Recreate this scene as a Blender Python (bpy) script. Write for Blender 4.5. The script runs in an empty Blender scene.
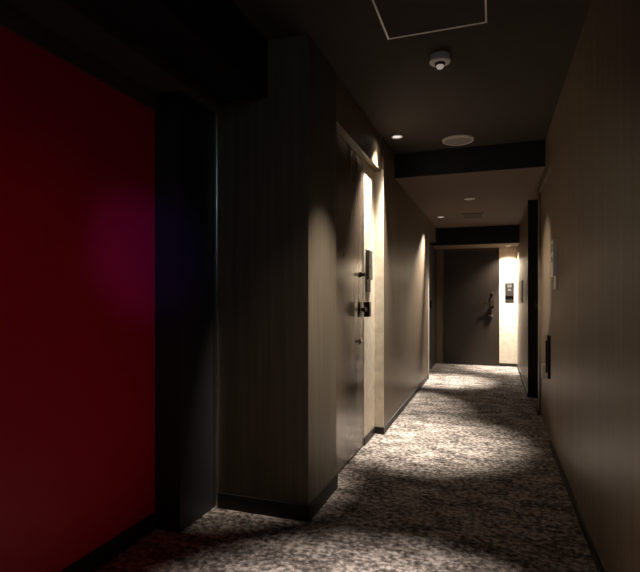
import bpy, bmesh, math
from mathutils import Vector, Matrix

SC = bpy.context.scene
COL = SC.collection
S = 1.1                      # metres per layout unit
CAM_H = 1.08

# ------------------------------------------------------------------ materials
def srgb(r, g, b):
    f = lambda c: (c / 255 / 12.92) if c / 255 <= 0.04045 else ((c / 255 + 0.055) / 1.055) ** 2.4
    return (f(r), f(g), f(b), 1)

def base_mat(name):
    m = bpy.data.materials.new(name)
    m.use_nodes = True
    nt = m.node_tree
    return m, nt, nt.nodes['Principled BSDF']

def plain(name, col, rough=0.5, metal=0.0, spec=0.5, noise=0.12, scale=40):
    m, nt, b = base_mat(name)
    tc = nt.nodes.new('ShaderNodeTexCoord')
    n = nt.nodes.new('ShaderNodeTexNoise')
    n.inputs['Scale'].default_value = scale
    n.inputs['Detail'].default_value = 4
    nt.links.new(tc.outputs['Object'], n.inputs['Vector'])
    mx = nt.nodes.new('ShaderNodeMix'); mx.data_type = 'RGBA'
    mx.inputs['A'].default_value = [c * (1 - noise) for c in col[:3]] + [1]
    mx.inputs['B'].default_value = [min(1, c * (1 + noise)) for c in col[:3]] + [1]
    nt.links.new(n.outputs['Fac'], mx.inputs['Factor'])
    nt.links.new(mx.outputs['Result'], b.inputs['Base Color'])
    b.inputs['Roughness'].default_value = rough
    b.inputs['Metallic'].default_value = metal
    b.inputs['Specular IOR Level'].default_value = spec
    return m

def wood(name, dark, light, rough=0.42, spec=0.5):
    """veneer with a fine vertical grain"""
    m, nt, b = base_mat(name)
    g = nt.nodes.new('ShaderNodeNewGeometry')
    mp = nt.nodes.new('ShaderNodeMapping')
    mp.inputs['Scale'].default_value = (26, 26, 0.7)
    n1 = nt.nodes.new('ShaderNodeTexNoise'); n1.inputs['Scale'].default_value = 1.0
    n1.inputs['Detail'].default_value = 5; n1.inputs['Roughness'].default_value = 0.6
    mp2 = nt.nodes.new('ShaderNodeMapping')
    mp2.inputs['Scale'].default_value = (120, 120, 2.5)
    n2 = nt.nodes.new('ShaderNodeTexNoise'); n2.inputs['Scale'].default_value = 1.0
    n2.inputs['Detail'].default_value = 3
    nt.links.new(g.outputs['Position'], mp.inputs['Vector'])
    nt.links.new(g.outputs['Position'], mp2.inputs['Vector'])
    nt.links.new(mp.outputs['Vector'], n1.inputs['Vector'])
    nt.links.new(mp2.outputs['Vector'], n2.inputs['Vector'])
    ad = nt.nodes.new('ShaderNodeMath'); ad.operation = 'MULTIPLY_ADD'
    ad.inputs[1].default_value = 0.35
    nt.links.new(n2.outputs['Fac'], ad.inputs[0]); nt.links.new(n1.outputs['Fac'], ad.inputs[2])
    cr = nt.nodes.new('ShaderNodeValToRGB')
    cr.color_ramp.elements[0].position = 0.45; cr.color_ramp.elements[0].color = dark
    cr.color_ramp.elements[1].position = 0.9; cr.color_ramp.elements[1].color = light
    nt.links.new(ad.outputs[0], cr.inputs['Fac'])
    nt.links.new(cr.outputs['Color'], b.inputs['Base Color'])
    b.inputs['Roughness'].default_value = rough
    b.inputs['Specular IOR Level'].default_value = spec
    return m

def plaster(name, a, c):
    m, nt, b = base_mat(name)
    g = nt.nodes.new('ShaderNodeNewGeometry')
    n1 = nt.nodes.new('ShaderNodeTexNoise'); n1.inputs['Scale'].default_value = 14
    n1.inputs['Detail'].default_value = 6
    nt.links.new(g.outputs['Position'], n1.inputs['Vector'])
    cr = nt.nodes.new('ShaderNodeValToRGB')
    cr.color_ramp.elements[0].position = 0.3; cr.color_ramp.elements[0].color = a
    cr.color_ramp.elements[1].position = 0.7; cr.color_ramp.elements[1].color = c
    nt.links.new(n1.outputs['Fac'], cr.inputs['Fac'])
    nt.links.new(cr.outputs['Color'], b.inputs['Base Color'])
    bp = nt.nodes.new('ShaderNodeBump'); bp.inputs['Strength'].default_value = 0.15
    bp.inputs['Distance'].default_value = 0.01
    nt.links.new(n1.outputs['Fac'], bp.inputs['Height'])
    nt.links.new(bp.outputs['Normal'], b.inputs['Normal'])
    b.inputs['Roughness'].default_value = 0.75
    b.inputs['Specular IOR Level'].default_value = 0.2
    return m

def carpet(name):
    m, nt, b = base_mat(name)
    L = nt.links
    g = nt.nodes.new('ShaderNodeNewGeometry')
    def tex(scale, detail, rough):
        mp = nt.nodes.new('ShaderNodeMapping'); mp.inputs['Scale'].default_value = scale
        n = nt.nodes.new('ShaderNodeTexNoise'); n.inputs['Scale'].default_value = 1
        n.inputs['Detail'].default_value = detail; n.inputs['Roughness'].default_value = rough
        L.new(g.outputs['Position'], mp.inputs['Vector']); L.new(mp.outputs['Vector'], n.inputs['Vector'])
        return n.outputs['Fac']
    fleck = tex((33, 38, 1), 3, 0.6)
    cloud = tex((5, 8, 1), 2, 0.5)
    fine = tex((160, 260, 1), 1, 0.5)
    a1 = nt.nodes.new('ShaderNodeMath'); a1.operation = 'MULTIPLY_ADD'; a1.inputs[1].default_value = 0.45
    L.new(cloud, a1.inputs[0]); L.new(fleck, a1.inputs[2])
    a2 = nt.nodes.new('ShaderNodeMath'); a2.operation = 'MULTIPLY_ADD'; a2.inputs[1].default_value = 0.22
    L.new(fine, a2.inputs[0]); L.new(a1.outputs[0], a2.inputs[2])
    cr = nt.nodes.new('ShaderNodeValToRGB')
    e = cr.color_ramp.elements
    e[0].position = 0.62; e[0].color = CARPET[0]
    e[1].position = 1.0; e[1].color = CARPET[2]
    k = e.new(0.82); k.color = CARPET[1]
    L.new(a2.outputs[0], cr.inputs['Fac'])
    L.new(cr.outputs['Color'], b.inputs['Base Color'])
    bp = nt.nodes.new('ShaderNodeBump'); bp.inputs['Strength'].default_value = 0.5
    bp.inputs['Distance'].default_value = 0.006
    L.new(a2.outputs[0], bp.inputs['Height']); L.new(bp.outputs['Normal'], b.inputs['Normal'])
    b.inputs['Roughness'].default_value = 1.0
    b.inputs['Specular IOR Level'].default_value = 0.0
    b.inputs['Sheen Weight'].default_value = 0.0
    return m

def glow(name, col, strength):
    m, nt, b = base_mat(name)
    b.inputs['Base Color'].default_value = col
    b.inputs['Emission Color'].default_value = col
    b.inputs['Emission Strength'].default_value = strength
    return m

CARPET = [(0.032, 0.027, 0.024, 1), (0.18, 0.158, 0.143, 1), (0.52, 0.46, 0.415, 1)]
M = dict(
    carpet=carpet('mottled carpet'),
    wood=wood('grey brown veneer', (0.098, 0.068, 0.043, 1), (0.21, 0.152, 0.10, 1), 0.4),
    pier=wood('dull grey veneer', (0.078, 0.065, 0.047, 1), (0.132, 0.110, 0.081, 1), 0.55, 0.3),
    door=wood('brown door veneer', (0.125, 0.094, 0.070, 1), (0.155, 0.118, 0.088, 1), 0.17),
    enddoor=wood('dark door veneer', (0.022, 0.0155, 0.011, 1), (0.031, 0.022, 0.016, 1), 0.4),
    plaster=plaster('cream plaster', (0.64, 0.56, 0.44, 1), (0.80, 0.72, 0.59, 1)),
    ceil=plain('dark brown ceiling paint', (0.055, 0.046, 0.039), 0.85, 0, 0.2),
    ceil2=plain('brown ceiling board', (0.17, 0.125, 0.095), 0.8, 0, 0.2),
    black=plain('black paint', (0.012, 0.012, 0.012), 0.6, 0, 0.3),  # also carries the shade of the two ceiling headers
    post=plain('dull dark metal', (0.022, 0.022, 0.027), 0.5, 0.2),
    base=plain('black skirting', (0.02, 0.018, 0.016), 0.5, 0, 0.3),
    frame=plain('dark door frame', (0.07, 0.055, 0.042), 0.45, 0, 0.4),
    bronze=plain('dark bronze', (0.035, 0.024, 0.016), 0.35, 0.6),
    steel=plain('satin steel', (0.62, 0.58, 0.53), 0.3, 1.0),
    alu=plain('brushed aluminium', (0.8, 0.79, 0.77), 0.45, 0.3),
    plate=plain('grey plate', (0.14, 0.125, 0.105), 0.4, 0.2),
    plate3=plain('dark grey plate', (0.02, 0.019, 0.017), 0.4, 0.2),
    plate2=plain('light grey display', (0.09, 0.082, 0.07), 0.3),
    white=plain('off white plastic', (0.8, 0.78, 0.74), 0.5, 0, 0.4, 0.04),
    grey=plain('grey plastic', (0.3, 0.28, 0.26), 0.5, 0, 0.4, 0.04),
    red=plain('red lacquer panel', (0.45, 0.003, 0.03), 0.45, 0, 0.3, 0.05, 3),
    lens=glow('lamp lens', (1.0, 0.95, 0.9, 1), 0.8),
    led=glow('indicator lens', (1.0, 0.86, 0.78, 1), 0.25),
)

# ------------------------------------------------------------------ mesh helpers
def box(bm, x0, x1, y0, y1, z0, z1, bev=0.0):
    r = bmesh.ops.create_cube(bm, size=1)
    vs = r['verts']
    for v in vs:
        v.co = Vector(((x0 + x1) / 2 + v.co.x * (x1 - x0),
                       (y0 + y1) / 2 + v.co.y * (y1 - y0),
                       (z0 + z1) / 2 + v.co.z * (z1 - z0)))
    if bev:
        es = list({e for v in vs for e in v.link_edges})
        bmesh.ops.bevel(bm, geom=es, offset=bev, segments=2, affect='EDGES', profile=0.5)
    return bm

def lathe(bm, prof, origin, axis=(0, 0, 1), n=32):
    """prof: (radius, height along axis); open at r=0 ends"""
    q = Vector((0, 0, 1)).rotation_difference(Vector(axis).normalized())
    o = Vector(origin)
    rings = []
    for r, h in prof:
        if r < 1e-6:
            rings.append([bm.verts.new(o + q @ Vector((0, 0, h)))])
        else:
            rings.append([bm.verts.new(o + q @ Vector((r * math.cos(2 * math.pi * i / n), r * math.sin(2 * math.pi * i / n), h))) for i in range(n)])
    for a, b in zip(rings, rings[1:]):
        for i in range(n):
            j = (i + 1) % n
            if len(a) == 1 and len(b) == 1: continue
            if len(a) == 1: bm.faces.new((a[0], b[i], b[j]))
            elif len(b) == 1: bm.faces.new((a[i], a[j], b[0]))
            else: bm.faces.new((a[i], a[j], b[j], b[i]))
    bmesh.ops.recalc_face_normals(bm, faces=bm.faces)
    return bm

def tube(bm, pts, r, n=12):
    pts = [Vector(p) for p in pts]
    rings = []
    for i, p in enumerate(pts):
        d = (pts[min(i + 1, len(pts) - 1)] - pts[max(i - 1, 0)]).normalized()
        q = Vector((0, 0, 1)).rotation_difference(d)
        rings.append([bm.verts.new(p + q @ Vector((r * math.cos(2 * math.pi * k / n), r * math.sin(2 * math.pi * k / n), 0))) for k in range(n)])
    for a, b in zip(rings, rings[1:]):
        for k in range(n):
            bm.faces.new((a[k], a[(k + 1) % n], b[(k + 1) % n], b[k]))
    bm.faces.new(rings[0]); bm.faces.new(rings[-1])
    bmesh.ops.recalc_face_normals(bm, faces=bm.faces)
    return bm

WORLD = {}
def obj(name, bm, mat, parent=None, smooth=False, label=None):
    for v in bm.verts: v.co *= S
    xs = [v.co for v in bm.verts]
    lo = Vector([min(c[i] for c in xs) for i in range(3)]); hi = Vector([max(c[i] for c in xs) for i in range(3)])
    base = Vector(((lo.x + hi.x) / 2, (lo.y + hi.y) / 2, lo.z))
    for v in bm.verts: v.co -= base
    me = bpy.data.meshes.new(name); bm.to_mesh(me); bm.free()
    if smooth:
        for p in me.polygons: p.use_smooth = True
        me.set_sharp_from_angle(angle=math.radians(35))
    me.materials.append(M[mat])
    o = bpy.data.objects.new(name, me); COL.objects.link(o)
    WORLD[o.name] = base
    if parent:
        o.parent = parent; o.location = base - WORLD[parent.name]
    else:
        o.location = base
    if label: o['label'] = label
    return o

def struct(name, bm, mat, label=None):
    o = obj(name, bm, mat); o['kind'] = 'structure'
    if label: o['label'] = label
    return o

def thing(name, loc, label, cat, group=None):
    o = bpy.data.objects.new(name, None); COL.objects.link(o)
    o.empty_display_size = 0.05
    o.location = Vector(loc) * S; WORLD[o.name] = o.location.copy()
    o['label'] = label; o['category'] = cat
    if group: o['group'] = group
    return o

def B(*a, **k): return box(bmesh.new(), *a, **k)

# ------------------------------------------------------------------ layout
ZC, ZL, ZE = 2.36, 2.145, 1.88          # high ceiling, low ceiling, soffit at end door
YH, YE, YW = 4.36, 7.70, 8.30           # header, end header, end wall
XL, XB, XR = -0.825, -0.845, 0.40       # left wall, pier face, right wall
XD = -0.895                              # recessed left door / plaster plane

struct('floor', B(-2.3, 0.9, -1.7, 8.6, -0.12, 0), 'carpet')
struct('ceiling', B(-2.3, 0.9, -1.7, YH, ZC, ZC + 0.12), 'ceil')
struct('ceiling_low', B(-1.15, 0.9, YH, YE, ZL, ZC + 0.12), 'ceil2')
struct('ceiling_end', B(-1.15, 0.9, YE, YW, ZE, ZC + 0.12), 'ceil2')

struct('trim_8', B(XL, XR, YH - 0.012, YH, ZL, ZC), 'black')  # shade of the unlit ceiling step, put in as a black strip
struct('trim_9', B(XL - 0.06, 0.362, YE - 0.012, YE, ZE + 0.004, ZL), 'black')  # shade of the unlit end header, put in as black colour

# left side
struct('wall_left_pier', B(-1.6, XB, 2.23, 2.68, 0, ZC), 'pier')
bm = bmesh.new()
box(bm, -1.1, XB, 2.68, 3.87, 2.10, ZC); box(bm, -1.1, XL, 3.87, 6.75, 0, ZC)
struct('wall_left', bm, 'wood')
struct('wall_left_panel', B(-1.1, XD, 3.50, 3.85, 0, 2.10), 'plaster')
struct('trim_1', B(-1.1, XL + 0.001, 3.85, 3.87, 0, 2.10), 'plaster')
struct('trim_2', B(XD - 0.02, XB + 0.004, 2.68, 3.85, 2.085, 2.10), 'wood')
struct('wall_left_far', B(-1.1, XL, 6.75, YE, 1.93, ZL), 'wood')
# end wall
bm = bmesh.new()
box(bm, -1.1, 0.9, YW + 0.03, YW + 0.15, 0, ZC); box(bm, -0.885, -0.77, YW - 0.0, YW + 0.03, 0, ZE)
struct('wall_end', bm, 'wood')
struct('wall_end_panel', B(0.095, 0.365, YW, YW + 0.03, 0, ZE), 'plaster')
struct('trim_3', B(-0.77, 0.095, YW, YW + 0.03, 1.845, ZE), 'frame')
# right wall
struct('wall_right', B(XR, 0.9, -1.7, 3.93, 0, ZC), 'wood')
bm = bmesh.new()
box(bm, XR, 0.9, 4.93, 5.03, 0, ZL); box(bm, XR, 0.9, 3.93, 4.93, 2.05, ZC)
struct('wall_right_middle', bm, 'wood')
struct('wall_right_far', B(0.362, 0.9, 5.80, YW, 0, ZL), 'wood')
struct('wall_right_recess', B(0.50, 0.9, 5.03, 5.80, 1.98, ZL), 'black')
struct('trim_4', B(0.36, 0.52, 5.79, 5.802, 0, ZL), 'black')
# elevator side of the hall
struct('wall_red', B(-1.62, -1.5, -1.6, 1.93, 0, 1.957), 'red')
struct('trim_7', B(-1.62, -1.49, -1.6, 1.93, 1.957, 2.035), 'frame')
struct('ceiling_bulkhead', B(-1.62, -1.31, -1.6, 2.23, 2.035, ZC), 'ceil')
struct('trim_5', B(-1.31, -1.062, -1.6, 2.23, 2.08, ZC), 'black')
struct('wall_left_post', B(-1.62, -1.362, 1.93, 2.23, 0, 2.035), 'post')
struct('trim_6', B(-1.362, -1.340, 2.216, 2.23, 0, 2.035, bev=0.003), 'steel')
struct('wall_back', B(-2.3, 0.9, -1.7, -1.6, 0, ZC), 'pier')

# skirting
H = 0.078; T = 0.009
bm = bmesh.new(); box(bm, -1.34, XB + T, 2.23 - T, 2.23, 0, H); box(bm, XB, XB + T, 2.23, 2.68, 0, H)
struct('baseboard_left_pier', bm, 'base')
bm = bmesh.new(); box(bm, XD, XD + T, 3.50, 3.85, 0, H * .7); box(bm, XD, XL + T, 3.85 - T, 3.85, 0, H * .7); box(bm, XL, XL + T, 3.85, 6.75, 0, H * .7)
struct('baseboard_left', bm, 'base')
bm = bmesh.new(); box(bm, XR - T, XR, -1.6, 3.93, 0, H * .6); box(bm, XR - T, XR, 4.93, 5.03, 0, H * .6)
struct('baseboard_right', bm, 'base')
struct('baseboard_right_far', B(0.362 - T, 0.362, 5.79, YW, 0, H * .6), 'base')
struct('baseboard_end', B(0.095, 0.365, YW - T, YW, 0, H * .6), 'base')
struct('baseboard_red', B(-1.5, -1.5 + T, -1.6, 1.93, 0, H), 'base')

# ------------------------------------------------------------------ doors
def hardware(door, P, along, out, zs):
    """lever, lock and latch on a door face. P: point on the face, along: towards hinge, out: outward"""
    P = Vector(P); A = Vector(along); N = Vector(out); Z = Vector((0, 0, 1))
    def slab(bm, a0, a1, n0, n1, z0, z1, bev=0.003):
        c = [P + A * a + N * n for a in (a0, a1) for n in (n0, n1)]
        box(bm, min(v.x for v in c), max(v.x for v in c), min(v.y for v in c), max(v.y for v in c), z0, z1, bev)
    zl, zk, zb = zs
    bm = bmesh.new(); slab(bm, -0.035, 0.035, 0, 0.010, zl - 0.052, zl + 0.052)
    h = obj('door_handle', bm, 'bronze', door, label='dark bronze square lever handle')
    bm = bmesh.new()
    tube(bm, [P + N * 0.008 + Z * zl, P + N * 0.05 + Z * zl], 0.012)
    slab(bm, -0.016, 0.115, 0.045, 0.065, zl - 0.016, zl + 0.016, 0.005)
    slab(bm, -0.030, 0.030, 0.036, 0.074, zl - 0.052, zl + 0.052, 0.004)
    obj('lever', bm, 'bronze', h)
    bm = bmesh.new()
    lathe(bm, [(0, 0), (0.022, 0), (0.022, 0.008), (0.014, 0.012), (0.014, 0.034), (0.011, 0.038), (0, 0.038)], P + Z * zk, N, 20)
    obj('lock', bm, 'bronze', door, True, label='dark round lock above the lever')
    bm = bmesh.new()
    slab(bm, -0.014, 0.014, 0, 0.006, zb - 0.022, zb + 0.022, 0.002)
    slab(bm, -0.012, 0.050, 0.006, 0.022, zb - 0.008, zb + 0.008, 0.003)
    obj('latch', bm, 'steel', door, label='small satin steel latch below the lever')

# near left door
d = struct('door_1', B(XD - 0.05, XD, 2.685, 3.492, 0.012, 2.084, bev=0.002), 'door', 'brown veneer door set in the left wall just past the near pier')
hardware(d, (XD, 3.395, 0), (0, -1, 0), (1, 0, 0), (1.0, 1.247, 0.775))
obj('peephole', lathe(bmesh.new(), [(0, 0.002), (0.007, 0.002), (0.009, 0.004), (0.012, 0.003), (0.012, 0)], (XD, 3.0, 1.352), (1, 0, 0), 16), 'bronze', d, True)
bm = bmesh.new(); box(bm, XD - 0.05, XD + 0.003, 3.492, 3.502, 0, 2.085)
obj('door_frame', bm, 'steel', d, label='thin bright metal edge strip')

# end door
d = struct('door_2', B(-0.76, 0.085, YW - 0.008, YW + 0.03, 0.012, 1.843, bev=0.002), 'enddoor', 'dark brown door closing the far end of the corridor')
hardware(d, (-0.015, YW - 0.008, 0), (-1, 0, 0), (0, -1, 0), (1.0, 1.15, 0.80))
obj('peephole', lathe(bmesh.new(), [(0, 0.002), (0.007, 0.002), (0.009, 0.004), (0.012, 0.003), (0.012, 0)], (-0.33, YW - 0.008, 1.352), (0, -1, 0), 16), 'bronze', d, True)
# far left door
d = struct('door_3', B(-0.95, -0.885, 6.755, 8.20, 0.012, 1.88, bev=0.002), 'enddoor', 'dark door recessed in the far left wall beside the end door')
hardware(d, (-0.885, 7.02, 0), (0, 1, 0), (1, 0, 0), (0.99, 1.22, 0.72))
obj('door_frame', B(-0.95, -0.817, 6.735, 6.755, 0, 1.93, bev=0.003), 'alu', d, label='pale metal edge strip')
# recessed right door
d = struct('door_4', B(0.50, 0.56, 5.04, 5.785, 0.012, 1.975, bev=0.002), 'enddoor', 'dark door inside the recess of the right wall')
hardware(d, (0.50, 5.68, 0), (0, -1, 0), (-1, 0, 0), (1.0, 1.247, 0.775))
# near right flush door
d = struct('door_5', B(XR + 0.018, XR + 0.06, 3.94, 4.92, 0.012, 2.045, bev=0.002), 'wood', 'flush veneer door in the right wall beyond the card reader')
h = obj('door_handle', B(XR - 0.004, XR + 0.018, 4.13, 4.24, 0.46, 0.79, bev=0.003), 'bronze', d, label='dark upright pull plate')
obj('grip', B(XR - 0.016, XR - 0.004, 4.15, 4.17, 0.50, 0.75, bev=0.003), 'bronze', h)
obj('latch', B(XR - 0.022, XR + 0.018, 4.37, 4.43, 0.42, 0.54, bev=0.003), 'alu', d, label='small bright metal latch plate')

# ------------------------------------------------------------------ lamps
def spot(name, loc, aim, power, size, blend, col=(1, 0.86, 0.68), rad=0.03):
    l = bpy.data.lights.new(name, 'SPOT'); l.energy = power; l.spot_size = math.radians(size)
    l.spot_blend = blend; l.color = col; l.shadow_soft_size = rad
    o = bpy.data.objects.new(name, l); COL.objects.link(o)
    o.location = Vector(loc) * S
    o.rotation_euler = (Vector(aim) - Vector(loc)).to_track_quat('-Z', 'Y').to_euler()
    return o

def downlight(x, y, z, r, label, group='recessed ceiling downlights'):
    t = thing('downlight', (x, y, z), label, 'ceiling light', group)
    obj('trim_ring', lathe(bmesh.new(), [(r * .74, -0.001), (r * .80, -0.006), (r * .95, -0.007), (r, -0.004), (r, 0)], (x, y, z)), 'white', t, True)
    obj('lens', lathe(bmesh.new(), [(0, -0.003), (r * .5, -0.003), (r * .78, -0.001)], (x, y, z)), 'lens', t, True)
    return t

WARM = (1.0, 0.90, 0.78)
downlight(-0.72, 3.88, ZC, 0.046, 'small round downlight in the dark ceiling above the near left door')
spot('lamp_beam', (-0.74, 3.79, ZC - 0.02), (-0.56, 3.82, 0), 900, 42, 1.0, WARM)
spot('lamp_spill', (-0.70, 3.76, ZC - 0.02), (-1.06, 3.42, 1.45), 330, 42, 1.0, WARM)  # extra spot added to brighten the near left door
spot('lamp_spill', (-0.71, 3.76, ZC - 0.02), (0.4, 4.5, 1.25), 300, 34, 1.0, WARM)  # extra spot added to brighten the right door, no fixture of its own
spot('lamp_rim', (-0.76, 3.70, ZC - 0.02), (-0.76, 3.68, 0), 1.4, 112, 0.5, WARM, 0.015)
downlight(-0.65, 6.62, ZL, 0.046, 'small round downlight in the lower ceiling near the far left door')
spot('lamp_beam', (-0.63, 6.62, ZL - 0.02), (-0.58, 6.62, 0), 1000, 38, 1.0, WARM)
spot('lamp_spill', (-0.605, 6.58, ZL - 0.02), (-0.86, 5.75, 1.10), 800, 44, 1.0, WARM)  # extra spot added to brighten the far part of the left wall
downlight(0.22, 8.06, ZE, 0.036, 'tiny downlight over the cream panel beside the end door')
spot('lamp_beam', (0.22, 8.02, ZE - 0.02), (0.235, 8.12, 0), 680, 52, 1.0, WARM)
spot('lamp_spill', (0.24, 8.08, ZE - 0.02), (0.18, 8.08, 0), 130, 122, 0.9, WARM)
downlight(0.15, 2.165, ZC, 0.046, 'round downlight in the ceiling on the near side of the access hatch')
spot('lamp_beam', (0.14, 2.16, ZC - 0.02), (-0.36, 1.42, 0), 600, 41, 1.0, (1, 0.88, 0.80))
spot('lamp_spill', (0.14, 2.19, ZC - 0.02), (-0.85, 2.50, 0.95), 340, 33, 1.0, (1, 0.86, 0.72))  # extra spot added to brighten the corridor side of the pier
# added coloured spots without fixtures, tinting the hall surfaces
spot('red_hall_light', (0.2, 0.4, 2.25), (-1.5, 1.25, 0.72), 10, 50, 1.0, (1.0, 0.12, 0.1), 0.1)  # unseen red spot added to light the red wall
spot('lift_hall_light', (-0.5, -1.1, 2.25), (-1.0, 2.23, 1.75), 11, 55, 1.0, (0.62, 0.86, 1.0), 0.15)  # unseen cool fill added to lift and tint the dark pier
spot('blue_hall_light', (0.36, 0.6, 1.5), (-1.5, 1.85, 1.27), 60, 19, 1.0, (0.22, 0.08, 1.0), 0.05)  # unseen violet spot added for the glow at the red wall's end

# ------------------------------------------------------------------ ceiling fittings
t = thing('ceiling_hatch', (-0.26, 2.17, ZC), 'square access hatch with a thin pale metal frame in the dark ceiling', 'ceiling hatch')
bm = bmesh.new(); a = 0.008
x0, x1, y0, y1 = -0.492, -0.026, 1.94, 2.405
for q in ((x0, x1, y0, y0 + a), (x0, x1, y1 - a, y1), (x0, x0 + a, y0 + a, y1 - a), (x1 - a, x1, y0 + a, y1 - a)):
    box(bm, *q, ZC - 0.005, ZC)
obj('frame', bm, 'alu', t, label='thin pale metal frame')
obj('panel', B(x0 + a + .002, x1 - a - .002, y0 + a + .002, y1 - a - .002, ZC - 0.003, ZC), 'ceil', t)

px, py = -0.265, 2.66
t = thing('smoke_detector', (px, py, ZC), 'off white round smoke detector on the ceiling beyond the hatch', 'smoke detector')
obj('base', lathe(bmesh.new(), [(0, -0.040), (0.036, -0.042), (0.052, -0.038), (0.055, -0.030), (0.050, -0.020), (0.050, 0)], (px, py, ZC)), 'white', t, True)
obj('neck', lathe(bmesh.new(), [(0.014, -0.056), (0.026, -0.050), (0.030, -0.036)], (px, py, ZC)), 'frame', t, True, label='dark slotted neck')
obj('sensor_dome', lathe(bmesh.new(), [(0, -0.070), (0.014, -0.068), (0.020, -0.060), (0.019, -0.053), (0.014, -0.051)], (px, py, ZC)), 'led', t, True, label='pale glowing dome at the bottom')

px, py = -0.268, 4.12
t = thing('ceiling_speaker', (px, py, ZC), 'flat round brown grey ceiling speaker close to the ceiling step', 'speaker')
obj('rim', lathe(bmesh.new(), [(0.105, -0.010), (0.112, -0.016), (0.122, -0.012), (0.124, 0)], (px, py, ZC), n=48), 'white', t, True)
obj('grille', lathe(bmesh.new(), [(0, -0.022), (0.05, -0.020), (0.09, -0.015), (0.106, -0.010)], (px, py, ZC), n=48), 'grey', t, True)

px, py = -0.235, 5.47
t = thing('ceiling_cover', (px, py, ZL), 'small pale round cover plate in the middle of the lower ceiling', 'ceiling cover plate')
obj('cover', lathe(bmesh.new(), [(0, -0.014), (0.050, -0.014), (0.058, -0.011), (0.058, -0.007)], (px, py, ZL)), 'white', t, True)
obj('collar', lathe(bmesh.new(), [(0.044, -0.010), (0.044, 0.004)], (px, py, ZL)), 'grey', t, True)

px, py = -0.244, 6.62
t = thing('air_vent', (px, py, ZL), 'rectangular brown air vent in the lower ceiling beyond the cover plate', 'vent')
bm = bmesh.new(); w, l, a = 0.135, 0.16, 0.022
for q in ((-w, w, -l, -l + a), (-w, w, l - a, l), (-w, -w + a, -l + a, l - a), (w - a, w, -l + a, l - a)):
    box(bm, px + q[0], px + q[1], py + q[2], py + q[3], ZL - 0.010, ZL, 0.002)
obj('frame', bm, 'frame', t, label='dark frame')
bm = bmesh.new(); n = 8
for i in range(n):
    yy = py - l + a + (i + .5) * (2 * l - 2 * a) / n
    box(bm, px - w + a, px + w - a, yy - 0.011, yy + 0.011, ZL - 0.006, ZL - 0.002)
obj('grille', bm, 'ceil2', t)

# ------------------------------------------------------------------ room plates
def plate(P, along, out, w, h, body_h, label, mat='plate'):
    """back plate with a thicker reader body on its upper part"""
    P = Vector(P); A = Vector(along); N = Vector(out)
    def slab(a0, a1, n0, n1, z0, z1, bev):
        c = [P + A * a + N * n for a in (a0, a1) for n in (n0, n1)]
        return B(min(v.x for v in c), max(v.x for v in c), min(v.y for v in c), max(v.y for v in c), P.z + z0, P.z + z1, bev=bev)
    t = thing('card_reader', P, label, 'card reader', 'card readers beside the room doors')
    obj('back_plate', slab(-w / 2, w / 2, -0.003, 0.008, -h / 2, h / 2, 0.002), mat, t)
    b = obj('reader_body', slab(-w / 2 + .006, w / 2 - .006, 0.008, 0.026, h / 2 - body_h, h / 2 - .006, 0.004), mat, t)
    obj('display', slab(-w / 4, w / 4, 0.026, 0.028, h / 2 - body_h * .34, h / 2 - body_h * .12, 0.0), 'plate2', b, label='lighter grey display')
    obj('button', slab(-w / 6, w / 6, 0.026, 0.029, h / 2 - body_h * .62, h / 2 - body_h * .47, 0.0008), 'plate2', b, label='lighter grey button')
    return t
plate((XD, 3.625, 1.284), (0, 1, 0), (1, 0, 0), 0.125, 0.318, 0.225, 'tall grey card reader on the cream strip beside the near left door')
plate((0.246, YW, 1.168), (1, 0, 0), (0, -1, 0), 0.132, 0.30, 0.21, 'dark grey card reader on the lit cream panel beside the end door', 'plate3')
plate((XR, 3.62, 1.305), (0, 1, 0), (-1, 0, 0), 0.125, 0.335, 0.25, 'pale grey card reader on the near right wall', 'white')
t = thing('wall_plate', (0.362, 7.15, 1.17), 'thin brown wall plate on the far right wall near the end panel', 'wall plate')
obj('plate', B(0.354, 0.362, 6.80, 7.45, 1.02, 1.31, bev=0.002), 'frame', t)

# ------------------------------------------------------------------ world, camera
w = bpy.data.worlds.new('World'); SC.world = w; w.use_nodes = True
w.node_tree.nodes['Background'].inputs['Color'].default_value = (0.01, 0.012, 0.016, 1)
w.node_tree.nodes['Background'].inputs['Strength'].default_value = 0.3
cd = bpy.data.cameras.new('Camera'); cam = bpy.data.objects.new('Camera', cd); COL.objects.link(cam)
cam.location = (0, 0, CAM_H * S)
cam.rotation_euler = (math.pi / 2, 0, math.atan(168 / 493))
cd.sensor_width = 36; cd.lens = 493 / 640 * 36
cd.shift_x = -5 / 640; cd.shift_y = 12 / 640
cd.clip_start = 0.02
SC.camera = cam
SC.cycles.diffuse_bounces = 3
vs = SC.view_settings
vs.view_transform = 'Standard'; vs.look = 'None'; vs.exposure = 0; vs.gamma = 1; vs.use_curve_mapping = False
